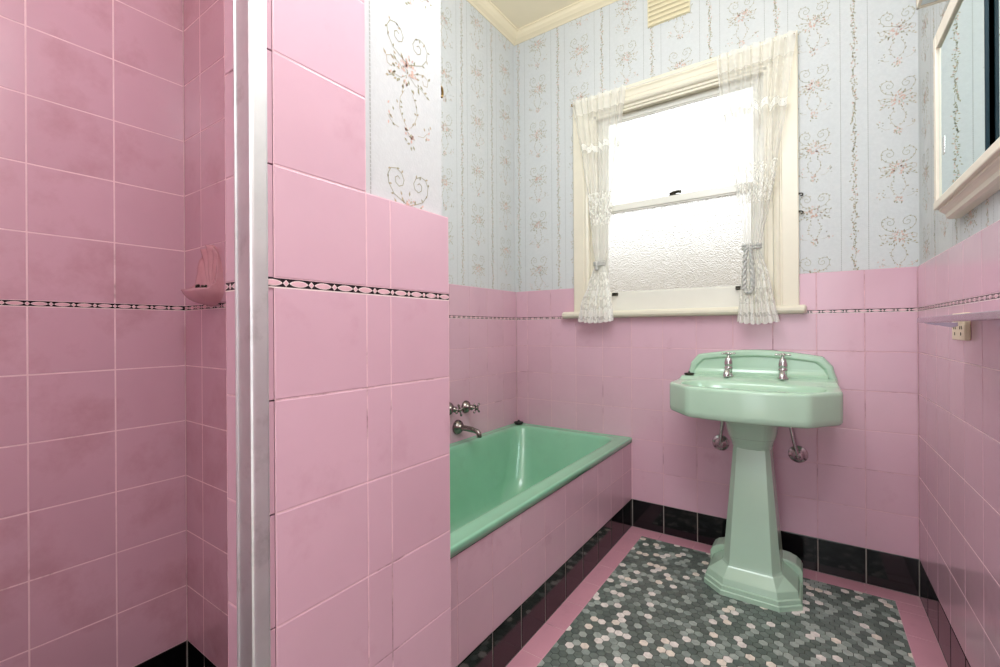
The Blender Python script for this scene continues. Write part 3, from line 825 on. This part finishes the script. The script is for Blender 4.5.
# splashback
bm = bmesh.new()
half = [(.279, .786), (.276, .800), (.268, .824), (.264, .842), (.2625, .848), (.236, .880), (.229, .8855), (.18, .8935), (.12, .901), (.06, .9068), (0, .909)]
prof = [(x, z) for x, z in half] + [(-x, z) for x, z in half[-2::-1]]
def bring(y, ins):
    o = []
    for x, z in prof:
        xx = x * (1 - ins / .28); zz = .786 + (z - .786) * (1 - ins / .123) if z > .787 else z
        o.append((XC + xx, y, zz))
    return o + [(XC - .279 * (1 - ins / .28), y, .77), (XC + .279 * (1 - ins / .28), y, .77)]
loft(bm, [bring(D - .0005, 0), bring(2.200, 0), bring(2.1935, .003), bring(2.190, .008), bring(2.1895, .020), bring(2.1915, .025), bring(2.2005, .031), bring(2.2005, .06)], True, True, True)
# cove where splashback meets the tap ledge
cv = [(2.2015, .838), (2.199, .822), (2.193, .811), (2.183, .804), (2.165, .8015), (2.165, .79), (2.21, .79), (2.21, .838)]
loft(bm, [[(XC + s * .246, y, z) for y, z in cv] for s in (-1, 1)], True, True, True)
link('splashback', bm, 'mint', sink)
# pedestal
def oct_(z, a, b, yf, yc, yb):
    return [(XC - a, yf, z), (XC + a, yf, z), (XC + b, yc, z), (XC + b, yb, z), (XC - b, yb, z), (XC - b, yc, z)]
bm = bmesh.new()
lv = [(0, .0945, .1615, 1.851, 1.909, 2.09), (.016, .0945, .1615, 1.851, 1.909, 2.09), (.019, .0915, .1575, 1.855, 1.912, 2.09), (.022, .0915, .1575, 1.855, 1.912, 2.09), (.033, .091, .157, 1.8555, 1.9125, 2.09), (.036, .088, .151, 1.861, 1.915, 2.09),
      (.058, .086, .148, 1.866, 1.917, 2.09), (.061, .085, .146, 1.868, 1.918, 2.09), (.092, .0745, .106, 1.893, 1.934, 2.09), (.096, .0725, .101, 1.897, 1.937, 2.09), (.104, .0705, .0965, 1.899, 1.938, 2.09), (.115, .0695, .095, 1.9005, 1.939, 2.09),
      (.535, .0475, .0625, 1.945, 1.963, 2.09), (.540, .0465, .061, 1.947, 1.964, 2.09)]
loft(bm, [oct_(*q) for q in lv], True, True, True)
es = [e for e in bm.edges if abs(e.verts[0].co.z - e.verts[1].co.z) > .012 and e.calc_face_angle(0) > .3]
bmesh.ops.bevel(bm, geom=es, offset=.004, segments=2, profile=.5, affect='EDGES')
# collar swelling up under the basin
def sup(z, a, b, yc_, pw=3.2, n=48):
    r = []
    for i in range(n):
        t = 2 * PI * i / n; c, s = math.cos(t), math.sin(t); k = (abs(c) ** pw + abs(s) ** pw) ** (-1 / pw)
        r.append((XC + a * c * k, yc_ + b * s * k, z))
    return r
loft(bm, [sup(.534, .058, .062, 2.012), sup(.540, .067, .070, 2.012), sup(.546, .069, .072, 2.012), sup(.552, .0695, .073, 2.011), sup(.568, .074, .080, 2.006), sup(.578, .0765, .083, 2.004), sup(.581, .079, .087, 2.002), sup(.60, .084, .093, 1.998, 3), sup(.63, .089, .102, 1.990, 3), sup(.672, .093, .112, 1.985, 3)], True, True, True)
# back wings of the foot
half = [(.161, 0), (.161, .070), (.154, .084), (.140, .096), (.118, .105), (.09, .108)]
pr = half + [(-x, z) for x, z in half[::-1]]
def wing(y, i): return [(XC + x * (1 - i / .16), y, z * (1 - i / .11)) for x, z in pr]
loft(bm, [wing(2.046, .006), wing(2.043 + .006, 0.001), wing(2.05, 0), wing(2.128, 0), wing(2.132, .004)], True, True, True)
link('pedestal', bm, 'mint', sink)
# taps
def basin_tap(x, turn):
    y, z = 2.098, .7992
    bm = bmesh.new()
    lathe(bm, (x, y, z), (0, 0, 1), [(.021, 0), (.021, .004), (.016, .008), (.0145, .014), (.0145, .03), (.0165, .033), (.0165, .038), (.0135, .042), (.0155, .046), (.0165, .058), (.0135, .068), (.011, .078), (.006, .082), (.0042, .086), (.0042, .092)], 20)
    tube(bm, spline([(x, y - .006, z + .022), (x, y - .026, z + .026), (x, y - .046, z + .023), (x, y - .056, z + .012), (x, y - .057, z + .002)], 5), [.0125] * 6 + [.0115] * 6 + [.0125] * 9, 14)
    t = link('tap', bm, 'chrome', sink, origin=(x, y, z), smooth=True)
    bm = bmesh.new(); zz = z + .096
    lathe(bm, (x, y, zz - .006), (0, 0, 1), [(.006, 0), (.0095, .003), (.0095, .009), (.006, .012)], 16)
    for k in range(4):
        a = turn + k * PI / 2; d = Vector((math.cos(a), math.sin(a), 0)); o = Vector((x, y, zz))
        tube(bm, [o + d * .006, o + d * .018, o + d * .0235, o + d * .027], [.0036, .0032, .0052, .003], 10)
    link('handle', bm, 'chrome', t, smooth=True)
basin_tap(-.2815, .5); basin_tap(-.088, .12)
# supply pipes with round wall flanges
for x, zf, xo in ((-.335, .482, .026), (-.042, .474, -.034)):
    bm = bmesh.new(); y = D
    tube(bm, spline([(x, y - .004, zf), (x, y - .03, zf), (x + xo * .1, y - .045, zf + .012), (x + xo * .6, y - .055, zf + .10), (x + xo, y - .06, zf + .20)], 7), .0072, 12)
    p = link('supply_pipe', bm, 'chrome', sink, origin=(x, y, zf), smooth=True)
    bm = bmesh.new(); lathe(bm, (x, y - .0003, zf), (0, -1, 0), [(.036, 0), (.036, .003), (.034, .006), (.026, .008), (.022, .012), (.020, .019), (.014, .022), (.013, .026), (.009, .028)], 26)
    link('wall_flange', bm, 'chrome', p, smooth=True)
# waste stopper left on the basin ledge
bm = bmesh.new(); lathe(bm, (-.4315, 2.068, .7996), (0, 0, 1), [(.017, 0), (.0185, .003), (.021, .006), (.021, .009), (.012, .0105), (.004, .0108), (.0035, .016), (.002, .0165)], 22)
tag(link('sink_plug', bm, 'bronze', origin=(-.4315, 2.068, .7996), smooth=True), 'small dark metal plug lying on the back ledge of the sink', 'plug')

# ================================================================== BATH
bath = tag(empty('bathtub', ((L + AP) / 2, 1.46, 0)), 'mint green enamel bathtub built in behind the partition', 'bathtub')
bm = bmesh.new(); N = 96
def rrect(x0, x1, y0, y1, r, z):
    n = N // 4; pts = []
    for cx, cy_, a0 in ((x1 - r, y1 - r, 0), (x0 + r, y1 - r, PI / 2), (x0 + r, y0 + r, PI), (x1 - r, y0 + r, 3 * PI / 2)):
        for i in range(n):
            a = a0 + PI / 2 * i / (n - 1); pts.append((cx + r * math.cos(a), cy_ + r * math.sin(a), z))
    return pts
X0, X1, Y0, Y1 = L + .001, AP + .004, P1 + .001, D - .001
ix0, ix1, iy0, iy1 = -1.388, -.812, .745, 2.196
rg = [rrect(X0, X1 - .012, Y0, Y1, .003, .428), rrect(X0, X1, Y0, Y1, .003, .4285), rrect(X0, X1, Y0, Y1, .003, .446), rrect(X0, X1 - .001, Y0, Y1, .003, .4495), rrect(X0, X1 - .004, Y0, Y1, .004, .4515), rrect(X0 + .002, X1 - .012, Y0 + .002, Y1 - .002, .006, .4505),
      rrect(X0 + .008, X1 - .022, Y0 + .01, Y1 - .01, .012, .4490), rrect(ix0 - .014, ix1 + .020, iy0 - .014, iy1 + .014, .075, .4492), rrect(ix0 - .008, ix1 + .010, iy0 - .008, iy1 + .009, .078, .4500), rrect(ix0 - .002, ix1 + .003, iy0 - .002, iy1 + .003, .08, .4480), rrect(ix0 + .002, ix1 - .003, iy0 + .002, iy1 - .003, .08, .4430), rrect(ix0 + .005, ix1 - .006, iy0 + .006, iy1 - .008, .082, .432),
      rrect(ix0 + .022, ix1 - .024, iy0 + .035, iy1 - .05, .10, .33), rrect(ix0 + .045, ix1 - .045, iy0 + .07, iy1 - .11, .12, .20), rrect(ix0 + .06, ix1 - .06, iy0 + .10, iy1 - .16, .13, .13), rrect(ix0 + .085, ix1 - .085, iy0 + .13, iy1 - .20, .13, .10), rrect(ix0 + .13, ix1 - .13, iy0 + .20, iy1 - .27, .12, .09)]
loft(bm, rg, True, False, True)
tub = link('tub', bm, 'mint_bath', bath, smooth=True)
bm = bmesh.new(); box(bm, (AP - .002, Y0, .4255), (AP + .0022, Y1, .4284), 0); link('lip_seam', bm, 'rubber', bath)  # thin dark strip along the joint under the bath lip
# black plug in the far corner of the rim
bm = bmesh.new(); lathe(bm, (-1.400, 2.209, .4508), (0, 0, 1), [(.021, 0), (.023, .004), (.027, .009), (.027, .013), (.016, .016), (.006, .0165), (.005, .024), (.003, .025)], 24)
tag(link('bath_plug', bm, 'rubber', origin=(-1.400, 2.209, .4508), smooth=True), 'black rubber plug on the far corner of the bath rim', 'plug')
# taps and spout on the long wall
def wall_tap(y, z, turn, label):
    t = tag(empty('bath_tap', (L, y, z)), label, 'tap', 'bath taps')
    bm = bmesh.new(); lathe(bm, (L - .0002, y, z), (1, 0, 0), [(.032, 0), (.032, .004), (.029, .012), (.020, .021), (.0135, .026), (.012, .034), (.014, .037), (.014, .043), (.009, .047), (.0055, .05), (.0055, .070)], 24)
    link('flange', bm, 'chrome_dark', t, smooth=True)
    bm = bmesh.new(); o = Vector((L + .072, y, z)); lathe(bm, o - Vector((.007, 0, 0)), (1, 0, 0), [(.006, 0), (.010, .004), (.010, .010), (.006, .015)], 14)
    for k in range(4):
        a = turn + k * PI / 2; d = Vector((0, math.cos(a), math.sin(a)))
        tube(bm, [o + d * .006, o + d * .020, o + d * .026, o + d * .031], [.0042, .0038, .0062, .0035], 10)
    link('cross_handle', bm, 'chrome_dark', t, smooth=True)
wall_tap(1.632, .622, .35, 'cross handled chrome bath tap half hidden behind the partition')
wall_tap(1.762, .613, .75, 'cross handled chrome bath tap further from the partition, above the spout')
t = tag(empty('bath_spout', (L, 1.697, .523)), 'curved chrome bath spout on the pink wall below the two taps', 'spout')
bm = bmesh.new(); lathe(bm, (L - .0002, 1.697, .523), (1, 0, 0), [(.036, 0), (.036, .004), (.033, .014), (.024, .024), (.016, .030), (.0145, .034)], 24); link('flange', bm, 'chrome_dark', t, smooth=True)
bm = bmesh.new(); x = L + .03
tube(bm, spline([(x - .004, 1.697, .523), (x + .03, 1.701, .521), (x + .065, 1.706, .517), (x + .088, 1.709, .510), (x + .096, 1.710, .498), (x + .096, 1.710, .486)], 6), [.0135] * 12 + [.012] * 9 + [.0125] * 10, 16)
link('spout', bm, 'chrome_dark', t, smooth=True)

# ================================================================== SHOWER: aluminium jamb, shell soap dish
bm = bmesh.new()
js = [(-.6365, P0 - .0004), (-.6365, .2935), (-.6345, .2915), (-.6325, .2915), (-.6318, .2935), (-.600, .2935), (-.5975, .2915), (-.594, .2915), (-.5918, .2935), (-.5910, .2960), (-.5910, .3118), (-.5918, P0 - .0004)]
loft(bm, [[(x, y, z) for x, y in js] for z in (.0015, 1.0, 2.2)], True, True, True)
tag(link('shower_screen_jamb', bm, 'alu', origin=(-.6135, .303, .0015)), 'upright aluminium shower screen jamb fixed to the pink tiled nib', 'shower screen jamb')

soap = tag(empty('shell_soap_dish', (-1.2555, SH, 1.105)), 'pink ceramic shell shaped soap dish on the far shower wall', 'soap dish')
bm = bmesh.new(); SX, SZ = -1.2555, 1.100
box(bm, (-1.329, SH - .005, B1 + .001), (-1.181, SH + .001, CAP - .001), 0, .003); 
link('backing_tile', bm, 'pink_shower', soap)
bm = bmesh.new(); NA, NR = 162, 16
PROT = [(-1, .066), (-.7, .061), (-.4, .050), (-.1, .036), (.15, .021), (.4, .0135), (.7, .0115), (1, .012)]
RISE = [(-1, .006), (-.6, .007), (-.2, .008), (.05, .018), (.3, .050), (.6, .093), (.85, .112), (1, .119)]
def rim_pt(a):
    c, s_ = math.cos(a), math.sin(a); k = 1 + .035 * max(0, s_) * math.cos(11 * (a - PI / 2))
    return Vector((SX + .060 * c * k * (1 - .10 * max(0, -s_)), SH - interp_s(PROT, s_) , SZ + interp_s(RISE, s_) + .002 * max(0, s_) * math.cos(11 * (a - PI / 2))))
deep = Vector((SX, SH - .030, SZ - .020)); inner = []
for j in range(NR + 1):
    r = j / NR; ringp = []
    for i in range(NA):
        a = 2 * PI * i / NA; s_ = math.sin(a); p = rim_pt(a); q = deep.lerp(p, r); bow = math.sin(PI * r)
        if s_ > -.2: q.y += .016 * bow * (s_ + .2); q.y = min(q.y, SH - .0065)
        q.z -= .012 * bow * (1 if s_ < .3 else .3)
        q.y -= .0075 * max(0, s_ + .1) * (.5 + .5 * math.cos(11 * (a - PI / 2))) * min(1, r * 1.8)
        ringp.append(q)
    inner.append(ringp)
outer = []
for k in range(1, 9):
    t = k / 8; ringp = []
    for i in range(NA):
        a = 2 * PI * i / NA; p = inner[-1][i]; s_ = math.sin(a)
        end = Vector((SX + .062 * math.cos(a), SH - .0048, SZ + (.004 + .119 * s_ if s_ > 0 else .004 + .038 * s_)))
        q = p.lerp(end, t); bul = math.sin(PI * t)
        if s_ < .2: q.y -= .012 * bul * (.2 - s_); q.z -= .005 * bul * (.2 - s_)
        ringp.append(q)
    outer.append(ringp)
loft(bm, inner + outer, True, True, False)
link('shell', bm, 'shell', soap, smooth=True)
bm = bmesh.new()
for k in range(14):
    a = 2 * PI * k / 14; tube(bm, [(SX - .006 + .011 * math.cos(a + i * .45), SH - .028 + .010 * math.sin(a + i * .45), SZ + .011 + .003 * (k % 3)) for i in range(2)], .0032, 7)
lathe(bm, (SX - .006, SH - .028, SZ + .0005), (0, 0, 1), [(.013, 0), (.014, .006), (.010, .012), (.004, .013)], 16)
tag(link('soap_stopper', bm, 'bronze', origin=(SX - .006, SH - .028, SZ + .0005), smooth=True), 'small dark metal piece lying in the shell soap dish', 'stopper')

# ================================================================== RIGHT WALL: cabinet, light, shelf, outlet
cab = tag(empty('mirror_cabinet', (R, 1.2, 1.35)), 'cream framed mirror cabinet with sliding mirrors on the right wall', 'mirror cabinet')
CY0, CY1, CZ0, CZ1, CX = .82, 1.7115, 1.334, 1.800, .2866
bm = bmesh.new()
box(bm, (CX, CY1 - .024, CZ0), (R + PO, CY1, CZ1), 0, .002); box(bm, (CX, CY0, CZ0), (R + PO, CY0 + .03, CZ1), 0, .002)
box(bm, (CX, CY0 + .03, CZ1 - .042), (R + PO, CY1 - .03, CZ1), 0, .002); box(bm, (CX - .002, CY0, CZ0 - .010), (R + PO, CY1, CZ0 + .012), 0, .003)
link('cabinet_frame', bm, 'wood_cream', cab)
bm = bmesh.new(); box(bm, (CX + .036, CY0 + .03, CZ0 + .012), (CX + .040, CY1 - .03, CZ1 - .042), 0); link('back_panel', bm, 'gap', cab)
bm = bmesh.new()
mp = [(R + PO, CZ0 - .010), (CX + .008, CZ0 - .010), (CX + .008, CZ0 - .016), (CX + .014, CZ0 - .020), (CX + .020, CZ0 - .026), (CX + .022, CZ0 - .036), (CX + .030, CZ0 - .040), (R + PO, CZ0 - .040)]
loft(bm, [[(x, y, z) for x, z in mp] for y in (CY0 + .02, CY1 - .012)], True, True, True); link('lower_moulding', bm, 'wood_cream', cab)
bm = bmesh.new(); box(bm, (CX + .006, 1.296, CZ0 + .014), (CX + .011, CY1 - .027, CZ1 - .046), 0)
for f in bm.faces:
    if abs(f.normal.y) > .5 or True: pass
bm.normal_update()
for f in bm.faces: f.material_index = 1 if f.normal.y < -.5 else 0
d1 = link('sliding_mirror', bm, ['mirror', 'mirror_edge'], cab)
bm = bmesh.new(); box(bm, (CX + .0152, CY0 + .033, CZ0 + .014), (CX + .0185, 1.36, CZ1 - .046), 0); d2 = link('sliding_mirror', bm, ['mirror'], cab)
bm = bmesh.new(); box(bm, (CX + .0052, 1.292, CZ0 + .014), (CX + .0115, 1.2962, CZ1 - .046), 0, .001); link('edge_strip', bm, 'mirror_edge', d1)
bm = bmesh.new(); box(bm, (CX + .0046, 1.62, 1.455), (CX + .0061, 1.64, 1.50), 0, .0005); link('finger_pull', bm, 'chrome', d1)

lamp = tag(empty('mirror_light', (R, 1.45, 1.926)), 'cream boxed strip light with opal underside above the mirror cabinet', 'light')
bm = bmesh.new()
lx0, lx1, ly0, ly1, lz0, lz1 = .2578, R + PO, 1.15, 1.752, 1.917, 1.985
for lo, hi in (((lx0, ly0, lz0), (lx0 + .008, ly1, lz1)), ((lx0, ly1 - .010, lz0), (lx1, ly1, lz1)), ((lx0, ly0, lz0), (lx1, ly0 + .01, lz1)), ((lx0, ly0, lz1 - .006), (lx1, ly1, lz1))): box(bm, lo, hi, 0, .002)
link('casing', bm, 'wood_cream', lamp)
bm = bmesh.new(); box(bm, (lx0 + .009, ly0 + .011, lz0 + .004), (lx1 - .001, ly1 - .011, lz0 + .007), 0); link('diffuser', bm, 'opal', lamp)

shelf = tag(empty('wall_shelf', (R, 1.2, 1.012)), 'narrow mauve metal shelf under the patterned band on the right wall', 'shelf')
bm = bmesh.new(); pr = [(.2315, 1.0118), (.2300, 1.0135), (.2300, 1.0235), (.2315, 1.0250), (.2365, 1.0255), (.239, 1.0225), (R - .0003, 1.0225), (R - .0003, 1.0150), (.2370, 1.0118)]
loft(bm, [[(x, y, z) for x, z in pr] for y in (.62, 1.570, 1.5735)], True, True, True); link('shelf_board', bm, 'mauve', shelf)
for y in (1.548, .80):
    bm = bmesh.new(); loft(bm, [[(.240, yy, 1.0122), (.300, yy, 1.0122), (.300, yy, 1.003), (.292, yy, .9995), (.286, yy, 1.0005), (.240, yy, 1.0105)] for yy in (y - .004, y + .004)], True, True, True); link('bracket', bm, 'mauve', shelf)

out = tag(empty('power_outlet', (R, 1.641, .968)), 'cream double power outlet on the pink tiles under the wall shelf', 'power outlet')
bm = bmesh.new(); box(bm, (R - .012, 1.580, .9665), (R - .0002, 1.702, 1.037), 0, .003, 3); link('face_plate', bm, 'plastic', out)
for y in (1.612, 1.670):
    bm = bmesh.new(); box(bm, (R - .016, y - .007, 1.012), (R - .0119, y + .007, 1.026), 0, .0015); link('rocker_switch', bm, 'plastic', out)
    bm = bmesh.new()
    for dy, rot in ((-.008, .5), (.008, -.5)):
        tube(bm, [(R - .01235, y + dy - .003 * math.sin(rot), .999 - .004), (R - .01235, y + dy + .003 * math.sin(rot), .999 + .004)], .0012, 6)
    tube(bm, [(R - .01235, y, .979), (R - .01235, y, .987)], .0012, 6); link('socket_slots', bm, 'slot', out)

# small brass catch on the end of the partition, above the bath
bm = bmesh.new(); x, y, z = PX - .020, .6735, 1.486
box(bm, (x - .006, y, z - .014), (x + .006, y + .0025, z + .014), 0, .001)
tube(bm, spline([(x, y + .002, z + .008), (x, y + .010, z + .009), (x, y + .013, z), (x, y + .011, z - .009), (x, y + .006, z - .010)], 5), .0026, 8)
tag(link('wall_hook', bm, 'brass', origin=(x, y, z)), 'small brass hook on the wallpapered partition end above the bath', 'hook')

# ================================================================== LIGHT
world = bpy.data.worlds.new('sky'); bpy.context.scene.world = world; world.use_nodes = True
wn = world.node_tree; bg = wn.nodes['Background']; bg.inputs[0].default_value = (.93, .97, 1., 1); bg.inputs[1].default_value = 2.3
def area(name, loc, rot, size, power, col, shape='DISK', sy=None):
    l = bpy.data.lights.new(name, 'AREA'); l.shape = shape; l.size = size; l.energy = power; l.color = col
    if sy: l.size_y = sy
    o = bpy.data.objects.new(name, l); C.objects.link(o); o.location = loc; o.rotation_euler = rot; return o
def fill_light(name, loc, r, power, col):
    l = bpy.data.lights.new(name, 'POINT'); l.shadow_soft_size = r; l.energy = power; l.color = col
    o = bpy.data.objects.new(name, l); C.objects.link(o); o.location = loc; return o
fill_light('room_fill', (-.40, 1.02, 2.18), .22, 20, (.86, .93, 1.))  # added fill light, no such fitting in the room; brightens the back
fill_light('shower_fill', (.10, .06, 2.22), .20, 25, (.86, .93, 1.))  # added fill light above the camera, brightens shower and partition

# ================================================================== CAMERA (16 mm equivalent, turned left, rolled a third of a degree)
yaw, roll = .6053, .0065
right = Vector((math.cos(yaw), math.sin(yaw), 0)); up = Vector((0, 0, 1)); fwd = Vector((-math.sin(yaw), math.cos(yaw), 0))
r2 = (right - roll * up).normalized(); u2 = (up + roll * right).normalized()
cam = bpy.data.cameras.new('camera'); co = bpy.data.objects.new('camera', cam); C.objects.link(co)
mw = Matrix((r2, u2, -fwd)).transposed().to_4x4(); mw.translation = Vector((0, 0, 1.0004)); co.matrix_world = mw
cam.sensor_fit = 'HORIZONTAL'; cam.sensor_width = 36; cam.lens = 447.35 * 36 / 1000; cam.shift_y = -3.42 / 1000; cam.clip_start = .02
sc = bpy.context.scene; sc.camera = co
sc.view_settings.view_transform = 'Standard'; sc.view_settings.look = 'None'; sc.view_settings.gamma = 1; sc.view_settings.use_curve_mapping = False
sc.view_settings.exposure = .48
sc.cycles.use_denoising = True
sc.cycles.max_bounces = 12; sc.cycles.diffuse_bounces = 6; sc.cycles.transparent_max_bounces = 16
